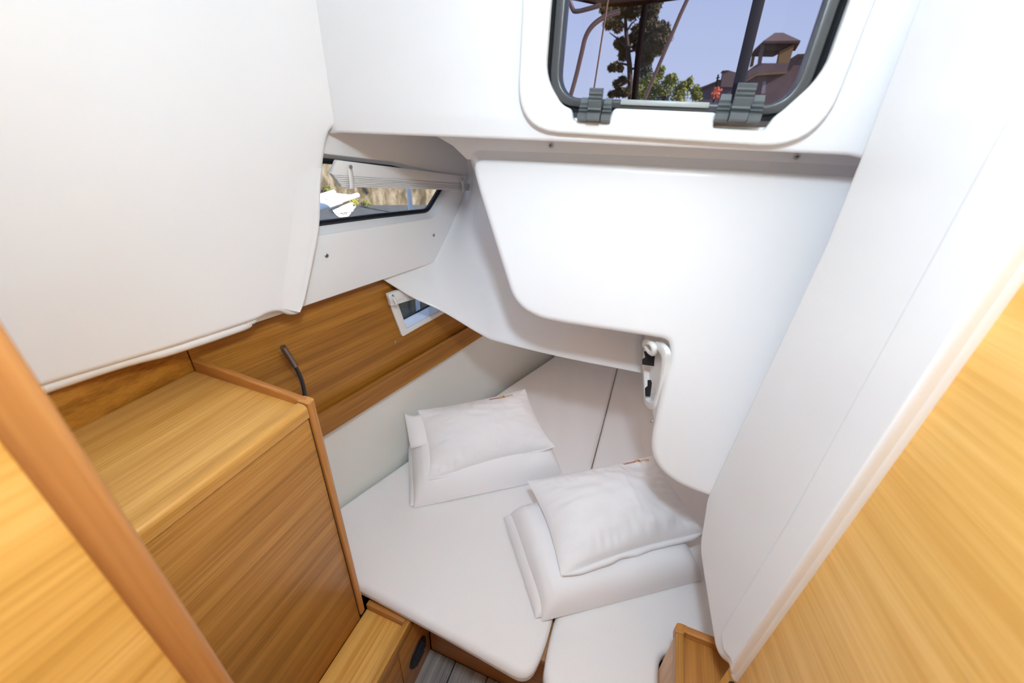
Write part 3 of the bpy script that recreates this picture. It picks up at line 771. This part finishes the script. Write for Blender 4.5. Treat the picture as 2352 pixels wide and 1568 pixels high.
logo(pil1, pf1, pn1, .60, .84, .90, 0)
# right set
f2 = [V((-.070, .612, 0)), V((.368, .912, 0)), V((.175, 1.195, 0)), V((-.283, .893, 0))]
dv2 = thing('folded_duvet', (.05, .90, .404), 'white folded duvet next to the bedside box, under the partly shaded pillow', 'duvet', None)
soft_block('lower_fold', shifted(f2, .016, 0, -.012, 0), .408, (.054, .052, .056, .056), sheet, dv2, 24.0, amp=.004)
soft_block('upper_fold', f2, .408, (.096, .096, .112, .108), sheet, dv2, 21.0)
c2 = [on_z(1289, 1322, .512), on_z(1622, 1221, .515), on_z(1500, 1045, .575), on_z(1211, 1104, .545)]
pil2, pf2, pn2 = pillow('pillow', c2, .090, 31.0, .56, 'white pillow partly in shadow, on the folded duvet next to the bedside box')
hem(pil2, pf2, pn2, .017, 8.0)
logo(pil2, pf2, pn2, .70, .93, .905, 0)

# ---- reading lamp on a bendy stalk
rl = thing('reading_lamp', (-.87, .66, .85), 'slim bronze reading lamp on a black bendy stalk, against the oak hull panel', 'lamp')
cp = [op(700, 975) + HN * .020, op(692, 935) + HN * .022, op(688, 900) + HN * .026, op(676, 862) + HN * .034, op(657, 829) + HN * .042]
tube('stalk', spline(cp, 6), .0052, cord_m, rl, 12)
tube('lamp_head', [cp[-1], cp[-1].lerp(op(624, 783) + HN * .050, .08), op(624, 783) + HN * .050], [.0070, .0078, .0078], bronze, rl, 16)
obox('wall_mount', op(712, 1000) - HN * .001 - V((0, 0, .0)), HD * .03, HN * .016, V((0, 0, .03)), bronze, rl, .003)

# ---- pleated blinds
def strap(top, bot, nrm, w, parent):
    d = (bot - top); side = d.cross(nrm).normalized()
    rows = []
    pts = [top, top + d * .25 + nrm * .004, top + d * .6 + nrm * .008, bot + nrm * .010, bot + d * .10 + nrm * .004, bot + d * .06 - nrm * .006]
    for p in spline(pts, 4): rows.append([p - side * w / 2, p + side * w / 2])
    o = grid('strap', rows, strap_m, parent, .0015)
    disc('snap', top + nrm * .003, nrm, w * .36, .003, steel, o, 12)
    return o
bl = thing('pleated_blind', wp(900, 400), 'white pleated blind drawn up above the long side window', 'blind')
BPX = WP + .004
def q_(px, py, d): return hull(px, py, WP + .004 + d)
A, B, Cc, D = q_(766, 366, .0), q_(1066, 404, .0), q_(1072, 424, 0), q_(752, 398, 0)
obox('headrail', A, B - A, HN * .014, D - A, blind_m, bl, .003)
N_ = 7
P0, P1, P2, P3 = q_(753, 396, .0), q_(1073, 421, .0), q_(1077, 437, .0), q_(778, 428, .0)
for k in range(N_):
    t0, t1 = k / N_, (k + .86) / N_
    a, b = P0.lerp(P3, t0), P1.lerp(P2, t0); a2, b2 = P0.lerp(P3, t1), P1.lerp(P2, t1)
    d0 = .016 if k % 2 else .014
    hexa('pleat', [a, b, b + HN * d0, a + HN * d0, a2, b2, b2 + HN * d0, a2 + HN * d0], blind_m, bl, .0008, 1)
strap(q_(803, 383, .016), q_(803, 430, .020), HN, .014, bl)
strap(q_(1060, 411, .016), q_(1060, 438, .020), HN, .012, bl)
b2 = thing('pleated_blind', op(920, 690), 'small white blind folded at the top of the hull port in the oak panel', 'blind')
def o_(px, py, d): return hull(px, py, OP + d)
K0, K1, K2, K3 = o_(884, 673, .010), hp(1.17, 1.135, OP + .010), hp(1.17, 1.095, OP + .010), o_(890, 692, .010)
hexa('headrail', [K0, K1, K1 + HN * .016, K0 + HN * .016, K3, K2, K2 + HN * .016, K3 + HN * .016], blind_m, b2, .003)
K4, K5 = o_(892, 701, .010), hp(1.17, 1.075, OP + .010)
for k in range(3):
    a, b, c_, d_ = K3.lerp(K4, k / 3), K2.lerp(K5, k / 3), K2.lerp(K5, (k + .85) / 3), K3.lerp(K4, (k + .85) / 3)
    hexa('pleat', [a, b, b + HN * .014, a + HN * .014, d_, c_, c_ + HN * .014, d_ + HN * .014], blind_m, b2, .0008, 1)
strap(o_(901, 678, .027), o_(908, 697, .030), HN, .010, b2)

# ---- access opening with a white rim in the flank of the cockpit moulding
ac = thing('access_opening', (.09, .95, 1.1), 'narrow opening with a thick white rim and black levers inside, in the cockpit moulding', 'opening')
def af(px, py, t): return on_y(px, py, .85 + .2 * t)          # t runs aft along the flank
rim_o = [af(1490, 790, .70), af(1498, 783, .55), af(1520, 786, .28), af(1536, 806, .10), af(1536, 835, .10), af(1528, 880, .12), af(1518, 920, .16), af(1510, 940, .22), af(1496, 938, .46), af(1488, 925, .62), af(1485, 880, .75), af(1484, 830, .78)]
loop = spline(rim_o + [rim_o[0]], 5)[:-1]
cc = sum(loop, V()) / len(loop)
nl = V((-1, -.22, 0)).normalized()
k = len(loop); vs = []; fs = []
prof = [(1.0, -.004), (1.0, .008), (.95, .011), (.80, .011), (.76, .006), (.76, -.03)]
for s, h in prof: vs += [cc + (p - cc) * s + nl * h for p in loop]
for i in range(len(prof) - 1):
    for j in range(k): fs.append((i * k + j, i * k + (j + 1) % k, (i + 1) * k + (j + 1) % k, (i + 1) * k + j))
mesh('rim', vs, fs, wpl, ac, 40)
mesh('back_plate', [cc + (p - cc) * .80 - nl * .003 for p in loop] + [cc + (p - cc) * .80 - nl * .006 for p in loop], [tuple(range(k)), tuple(range(k, 2 * k))] + [(i, (i + 1) % k, k + (i + 1) % k, k + i) for i in range(k)], gel_s, ac, 30)
def spike(name, pxs, t, mat):
    pts = [af(x, y, t) + nl * .004 for x, y in pxs]
    m_ = len(pts); return mesh(name, pts + [p + nl * .006 for p in pts], [tuple(range(m_)), tuple(range(m_, 2 * m_))] + [(i, (i + 1) % m_, m_ + (i + 1) % m_, m_ + i) for i in range(m_)], mat, ac, 20)
spike('lever', [(1484, 838), (1484, 826), (1491, 821), (1488, 808), (1490, 807), (1495, 817), (1500, 813), (1503, 817), (1509, 815), (1506, 841)], .5, black)
spike('lever', [(1491, 911), (1490, 892), (1496, 887), (1496, 874), (1499, 873), (1501, 880), (1497, 911)], .5, black)
hs = [af(1489, 795, .66) + nl * .008, af(1494, 786, .5) + nl * .012, af(1506, 788, .36) + nl * .012, af(1514, 800, .30) + nl * .012, af(1512, 812, .34) + nl * .012, af(1504, 808, .42) + nl * .012, af(1497, 797, .5) + nl * .012]
tube('hose', spline(hs, 5), .0075, wpl, ac, 10)
screw(on_y(1497, 967, .86), nl, wb, .005)

# ================================================================== OUTSIDE
def lump(vs, fs, c, r, n, sz, flat=1.0):
    for _ in range(n):
        d = V((random.gauss(0, 1), random.gauss(0, 1), random.gauss(0, 1))).normalized() * r * random.random() ** .45
        d.z *= flat; p = c + d
        a = V((random.gauss(0, 1), random.gauss(0, 1), random.gauss(0, 1))).normalized() * sz * random.uniform(.5, 1.2)
        b = V((random.gauss(0, 1), random.gauss(0, 1), random.gauss(0, 1))).normalized() * sz * random.uniform(.3, .8)
        i = len(vs); vs += [p - a, p + b, p + a]; fs.append((i, i + 1, i + 2))
ZQ = .85
stone = plain('stained_concrete', (.33, .27, .19), .95, bump=1.0, bscale=60)
_n = stone.node_tree; _tc = _n.nodes.new('ShaderNodeTexCoord'); _mp = _n.nodes.new('ShaderNodeMapping'); _mp.inputs['Scale'].default_value = (1, 1, .35)
_a = _n.nodes.new('ShaderNodeTexNoise'); _a.inputs['Scale'].default_value = 7; _a.inputs['Detail'].default_value = 9; _a.inputs['Roughness'].default_value = .72
_r = _n.nodes.new('ShaderNodeValToRGB'); _e = _r.color_ramp.elements
_e[0].position = .40; _e[0].color = (.050, .036, .018, 1); _e[1].position = .60; _e[1].color = (.27, .215, .15, 1); _k = _e.new(.49); _k.color = (.12, .09, .05, 1)
_n.links.new(_tc.outputs['Object'], _mp.inputs[0]); _n.links.new(_mp.outputs[0], _a.inputs['Vector']); _n.links.new(_a.outputs[0], _r.inputs[0]); _n.links.new(_r.outputs[0], _n.nodes['Principled BSDF'].inputs['Base Color'])
asphalt = plain('quay_asphalt', (.050, .053, .062), .9, var=.2, vscale=14)
pal_w = plain('white_paint', (.85, .85, .85), .5); plank_m = plain('weathered_plank', (.55, .52, .47), .8, var=.2, vscale=30)
leaf_p = plain('pine_needles', (.080, .064, .028), .9); leaf_b = plain('bush_leaves', (.19, .215, .035), .8); leaf_d = plain('cypress_leaves', (.03, .035, .025), .9)
bark = plain('bark', (.045, .028, .02), .9); stucco = plain('stucco', (.17, .115, .11), .9, var=.12, vscale=2); stucco_y = plain('ochre_stucco', (.26, .155, .07), .9)
roof_m = plain('roof_tiles', (.085, .05, .042), .9); canvas = plain('brown_canvas', (.085, .042, .030), .8); brown_tube = plain('polished_tube', (.20, .115, .085), .3, .8)
line_m = plain('brown_rope', (.11, .055, .045), .7); dark_pole = plain('dark_mast', (.007, .004, .004), .9, spec=.05)
wat = plain('harbour_water', (.035, .040, .018), .12, bump=1.0, bscale=14)
# quay and wall to port
qa = on_z(828, 471, ZQ); qd = V((.8, .6, 0)); qn = V((.6, -.8, 0))
quay = tag(box('ground', (-14, -8, -1.0), (-1.95, 6, ZQ), asphalt, None, .01), kind='structure')
water = tag(box('water', (-14, -10, .10), (-1.15, 15, .30), wat, None, 0), kind='structure')
sw = thing('stone_wall', qa, 'weathered brown concrete wall beyond the quay, seen through the side window', 'wall')
obox('wall_body', qa - qd * 6 - qn * .5 + V((0, 0, -.7)), qd * 14, qn * .5, V((0, 0, 1.32)), stone, sw, .02)
obox('coping', qa - qd * 6 - qn * .55 + V((0, 0, .60)), qd * 14, qn * .56, V((0, 0, .10)), plain('grey_coping', (.42, .42, .42), .9, var=.4, vscale=25), sw, .01)
for k, (px, py, s) in enumerate(((815, 468, .05), (841, 468, .035), (846, 470, .03), (756, 441, .05))):
    c = on_pl(px, py, qa, qn) + qn * .03
    vs, fs = [], []; lump(vs, fs, c + V((0, 0, s * .5)), s, 90, s * .35)
    tag(mesh('weed', vs, fs, leaf_b if k else plain('yellow_weed', (.40, .40, .04), .8), None, 0), ['yellow weed growing at the foot of the concrete wall', 'small green weed at the wall foot, nearer the yellow weed', 'small green weed at the wall foot, nearer the white post', 'green tuft on the concrete wall above the gangway'][k], 'plant')
# white mooring post, gangway and sign
pst = on_x(944, 486, -1.30)
po = thing('post', V((pst.x, pst.y, .3)), 'white upright post between the boat and the concrete wall', 'post')
tube('shaft', [V((pst.x, pst.y, .25)), pst, on_x(938, 425, -1.30)], .013, pal_w, po, 12)
gw = thing('gangway', on_x(760, 480, -1.75), 'white tubular gangway with plank deck, seen through the side window', 'gangway')
XG = -1.75
ga, gb = on_x(700, 487, XG), on_x(821, 448, XG - .25)
tube('rail', [ga, ga.lerp(gb, .60)], .021, pal_w, gw, 14); tube('rail', [ga.lerp(gb, .60), gb], .016, pal_w, gw, 14)
gc, gd = on_x(700, 464, XG - .35), on_x(766, 442, XG - .45)
tube('rail', [gc, gd], .019, pal_w, gw, 14)
for k in range(6):
    t0, t1 = k / 6, (k + .93) / 6
    pa, pb = ga.lerp(gb, t0), gc.lerp(gd, t0); pc, pd_ = ga.lerp(gb, t1), gc.lerp(gd, t1)
    zz = V((0, 0, -.012))
    hexa('plank', [pa + zz, pb + zz, pd_ + zz, pc + zz, pa, pb, pd_, pc], plank_m, gw, 0)
sg = thing('sign', on_x(790, 480, -2.0), 'white boards lettered RESERVED lying tilted on the quay beside the gangway', 'sign')
SX = -2.0
def sgp(px, py): return on_x(px, py, SX)
def sboard(name, pxs, off):
    pts = [sgp(*p) + V((off, 0, 0)) for p in pxs]
    return rprism(name, pts, (1, 0, 0), .01, .001, pal_w, sg, seg=1)
sboard('board', [(756, 482), (818, 474), (800, 497), (780, 499)], 0)
sboard('board', [(759, 480), (807, 464), (808, 485), (766, 490)], .012)
ink_l = plain('faded_ink', (.20, .21, .24), .8); ink_d = plain('dark_ink', (.03, .02, .03), .8)
def on_sign(body, p00, p10, p01, off, mat):
    me = text_mesh(body); xs = [v.co.x for v in me.vertices]; x0, x1 = min(xs), max(xs)
    a, b, c = sgp(*p00), sgp(*p10), sgp(*p01)
    for v in me.vertices: v.co = a + (b - a) * ((v.co.x - x0) / (x1 - x0)) + (c - a) * (v.co.y / .72) + V((off, 0, 0))
    return put('lettering', me, mat, sg, 0)
on_sign('RESERVED', (770, 478), (806, 474), (769, 474.5), .0138, ink_l)
on_sign("'VE", (784, 496), (800, 492), (782, 489.5), .0012, ink_d)

# seen through the hatch: cockpit gear first
def far(px, py, y): return on_y(px, py, y)
bm_ = thing('bimini', far(1450, 20, 3.0), 'brown cockpit sunshade with bent steel tubes, seen through the hatch', 'sunshade')
can = [far(1322, 2, 5.5), far(1385, 15, 5.5), far(1440, 16, 5.5), far(1560, 0, 5.5), V((4.0, 5.6, 3.3)), V((4.0, 4.7, 3.25)), V((-2.2, 4.7, 2.95)), V((-2.2, 5.4, 2.95))]
can = [can[7], can[0], can[1], can[2], can[3], can[4], can[5], can[6]]
mesh('canopy', can + [p + V((0, 0, .02)) for p in can], [tuple(range(8)), tuple(range(8, 16))] + [(i, (i + 1) % 8, 8 + (i + 1) % 8, 8 + i) for i in range(8)], canvas, bm_, 20)
YT = 3.0
tp_ = [far(1250, 420, YT), far(1312, 215, YT), far(1335, 125, YT), far(1345, 85, YT), far(1362, 58, YT), far(1390, 38, YT), far(1424, 26, YT)]
tube('tube', spline(tp_, 5), .014, brown_tube, bm_, 10)
tube('tube', spline([far(1300, -20, YT + .1), far(1315, 20, YT + .1), far(1324, 26, YT + .1), far(1345, 22, YT + .1), far(1380, 12, YT + .1)], 5), .013, brown_tube, bm_, 10)
rp_ = [('rope', [(1398, -10), (1365, 200), (1345, 330)], 2.6, .0045, line_m, 'thin brown rope hanging left of the pine, seen through the hatch'),
       ('stay', [(1585, -15), (1562, 35), (1486, 215), (1450, 300)], 2.8, .010, brown_tube, 'slanting steel stay right of the pine, seen through the hatch'),
       ('pole', [(1482, 12), (1465, 140), (1448, 330)], 2.7, .017, dark_pole, 'upright dark pole in front of the pine, seen through the hatch')]
for nm, pts, y, r, m_, lb in rp_: tag(tube(nm, [far(*p, y) for p in pts], r, m_, None, 10), lb, nm)
mA, mB, mC, mD = far(1645, 360, 2.5), far(1669, 360, 2.5), far(1764, -30, 2.5), far(1737, -30, 2.5)
tag(obox('mast_leg', mA, mB - mA, V((0, .02, 0)), mD - mA, plain('bluish_dark_post', (.020, .017, .022), .6, spec=.2), None, .004), 'broad dark slanted leg left of the bell tower, seen through the hatch', 'post')
# land beyond
tag(box('ground', (-60, 16, -1.5), (60, 120, 2.4), plain('earth', (.16, .13, .09), .95, var=.3, vscale=.6), None, 0), kind='structure')
YP = 26.0
pt = thing('pine_tree', far(1448, 230, YP), 'tall open-crowned pine tree rising above the green bush, seen through the hatch', 'tree')
trunk = [far(*p, YP) for p in ((1449, 262), (1448, 200), (1446, 150), (1440, 95), (1437, 60), (1436, 20))]
vs, fs = [], []
tube('', trunk, [.17, .15, .13, .11, .09, .06], None, vs=vs, fs=fs)
for br in (((1446, 150), (1425, 145), (1408, 152)), ((1440, 110), (1420, 90), (1400, 75)), ((1438, 65), (1428, 52), (1415, 45)), ((1438, 75), (1450, 55), (1462, 45)), ((1442, 120), (1480, 108), (1515, 100)), ((1446, 160), (1480, 150), (1500, 140)), ((1447, 185), (1430, 190), (1420, 195))):
    tube('', [far(*p, YP + random.uniform(-.4, .4)) for p in br], [.06, .045, .02], None, n=6, vs=vs, fs=fs)
mesh('trunk', vs, fs, bark, pt, 60)
vs, fs = [], []
for px, py, r in ((1395, 22, 14), (1412, 40, 16), (1398, 55, 10), (1430, 18, 18), (1450, 25, 16), (1470, 18, 14), (1492, 30, 17), (1485, 55, 16), (1500, 70, 18), (1520, 70, 16), (1530, 85, 11), (1515, 95, 15), (1498, 100, 14), (1480, 85, 14), (1465, 70, 12), (1420, 62, 9), (1452, 88, 9), (1425, 100, 12), (1435, 112, 12), (1432, 128, 10), (1478, 115, 13), (1500, 120, 12), (1515, 115, 10), (1490, 135, 10), (1404, 156, 6), (1415, 152, 8), (1424, 158, 6), (1430, 185, 9), (1418, 192, 8), (1405, 217, 7), (1420, 212, 10), (1436, 212, 10), (1500, 10, 16), (1470, 145, 8), (1462, 108, 8)):
    R = r * YP / FPX * .98
    lump(vs, fs, far(px, py, YP + random.uniform(-1.2, 1.2)), R, int(110 + 34 * r), .15, .85)
tag(mesh('needles', vs, fs, leaf_p, pt, 0), kind='stuff')
vs, fs = [], []
for k in range(16):
    t = k / 15; lump(vs, fs, far(1485 - 3 * t, 232 - 112 * t, YP + 4), .75 * (1 - t) + .1, 110, .16)
cyp = thing('cypress', far(1482, 232, YP + 4), 'narrow dark cypress between the pine and the green bush', 'tree')
tag(mesh('leaves', vs, fs, leaf_d, cyp, 0), kind='stuff'); tube('trunk', [far(1484, 300, YP + 4), far(1483, 180, YP + 4)], .12, bark, cyp, 8)
YB = 20.0
bs_ = thing('bush', far(1520, 235, YB), 'sunlit yellow-green bush at the bottom of the hatch view', 'bush')
vs, fs = [], []
for px, py, r in ((1470, 205, 16), (1490, 190, 14), (1512, 172, 11), (1518, 160, 6), (1505, 205, 20), (1530, 200, 14), (1545, 185, 9), (1546, 175, 5), (1560, 205, 12), (1580, 195, 9), (1585, 184, 5), (1598, 207, 9), (1480, 225, 16), (1520, 225, 18), (1560, 225, 16), (1600, 222, 10), (1535, 180, 6), (1570, 192, 5)):
    lump(vs, fs, far(px, py, YB + random.uniform(-.5, .5)), r * YB / FPX * 1.02, int(60 + 18 * r), .10)
tag(mesh('leaves', vs, fs, leaf_b, bs_, 0), kind='stuff')
tube('stem', [far(1525, 300, YB), far(1525, 215, YB)], .08, bark, bs_, 8)
fb = thing('flowering_shrub', V((far(1645, 218, 22).x, 22, 2.4)), 'small orange-red flowering shrub below the grey house', 'shrub')
vs, fs = [], []; lump(vs, fs, far(1645, 214, 22), .24, 130, .07); tube('stem', [V((far(1645, 218, 22).x, 22, 2.35)), far(1645, 214, 22)], .03, bark, fb, 6); tag(mesh('blossoms', vs, fs, plain('orange_red_petals', (.75, .16, .06), .7), fb, 0), kind='stuff')
# bell tower
YTW = 34.0
def T(px, py, dy=0): return far(px, py, YTW + dy)
tw = thing('bell_tower', T(1780, 230), 'square stone tower with an open belfry and tiled roof, right in the hatch view', 'tower')
def pris(name, pxs, d0, d1, mat, parent, sc=1.0):
    f_ = [T(x, y, d0) for x, y in pxs]; dv_ = V((0, d1 - d0, 0)); n = len(f_)
    return mesh(name, f_ + [p + dv_ for p in f_], [tuple(range(n)), tuple(range(n, 2 * n))] + [(i, (i + 1) % n, n + (i + 1) % n, n + i) for i in range(n)], mat, parent, 20)
pris('shaft', [(1722, 168), (1742, 167), (1818, 163), (1812, 300), (1700, 300)], 0, 3.0, stucco, tw)
pris('parapet', [(1720, 160), (1742, 145), (1813, 145), (1806, 168), (1738, 168), (1717, 182)], -.15, 3.1, stucco, tw)
pris('ledge', [(1716, 183), (1738, 169), (1806, 165), (1806, 169), (1738, 173), (1715, 187)], -.3, 3.2, stucco_y, tw)
pris('pillar', [(1748, 100), (1757, 99), (1749, 145), (1742, 146)], -.05, .35, stucco, tw)
pris('pillar', [(1731, 116), (1737, 114), (1730, 151), (1723, 154)], 2.2, 2.6, stucco_y, tw)
pris('pillar', [(1792, 115), (1826, 98), (1813, 145), (1786, 145)], 0, .5, stucco_y, tw)
pris('lintel', [(1734, 115), (1754, 95), (1824, 93), (1826, 100), (1794, 116)], .0, 2.6, roof_m, tw)
ap0, ap1 = T(1780, 75, 1.2), T(1799, 75, 1.2)
ev = [T(1732, 114, 2.9), T(1753, 94, -.4), T(1839, 93, -.4), T(1828, 112, 2.9)]
mesh('roof', ev + [ap0, ap1] + [p - V((0, 0, .12)) for p in ev], [(0, 1, 4), (1, 2, 5, 4), (2, 3, 5), (3, 0, 4, 5), (0, 6, 7, 1), (1, 7, 8, 2), (2, 8, 9, 3), (3, 9, 6, 0), (6, 9, 8, 7)], roof_m, tw, 15)
pris('window', [(1752, 188), (1760, 186), (1757, 214), (1748, 216)], -.04, .1, plain('pale_shutter', (.30, .27, .30), .7), tw)
hs_ = thing('house', T(1830, 200, 3), 'plain stone house joining the tower on its right', 'house')
pris('wall', [(1795, 190), (1833, 128), (1900, 124), (1900, 300), (1790, 300)], 3.4, 8, stucco, hs_)
pris('roof', [(1790, 188), (1832, 124), (1905, 121), (1905, 127), (1834, 131), (1796, 192)], 3.3, 8.2, roof_m, hs_)
h2 = thing('house', far(1660, 200, 46), 'distant mauve gabled house with a chimney, left of the dark slanted leg', 'house')
hv = plain('mauve_wall', (.14, .10, .125), .9)
def hpri(name, pxs, y0, y1, mat):
    f_ = [far(x, y, y0) for x, y in pxs]; n = len(f_); dv_ = V((0, y1 - y0, 0))
    return mesh(name, f_ + [p + dv_ for p in f_], [tuple(range(n)), tuple(range(n, 2 * n))] + [(i, (i + 1) % n, n + (i + 1) % n, n + i) for i in range(n)], mat, h2, 20)
hpri('wall', [(1602, 203), (1655, 183), (1740, 165), (1740, 300), (1602, 300)], 46, 52, hv)
hpri('chimney', [(1661, 162), (1672, 161), (1690, 166), (1698, 168), (1695, 200), (1655, 200)], 45.8, 47, stucco)
hpri('roof', [(1598, 205), (1656, 182), (1656, 185), (1600, 208)], 45.7, 52, roof_m)
hpri('chimney_cap', [(1659, 162), (1673, 161), (1673, 163), (1659, 164)], 45.6, 47.2, roof_m)
up = thing('utility_pole', far(1645, 200, 30), 'thin utility pole with crossarms in front of the mauve house', 'pole')
tube('shaft', [V((far(1640, 240, 30).x, 30, 2.3)), far(1650, 171, 30)], .045, dark_pole, up, 8)
for py in (179, 185): tube('crossarm', [far(1645, py, 30), far(1653, py - 1, 30)], .03, dark_pole, up, 6)
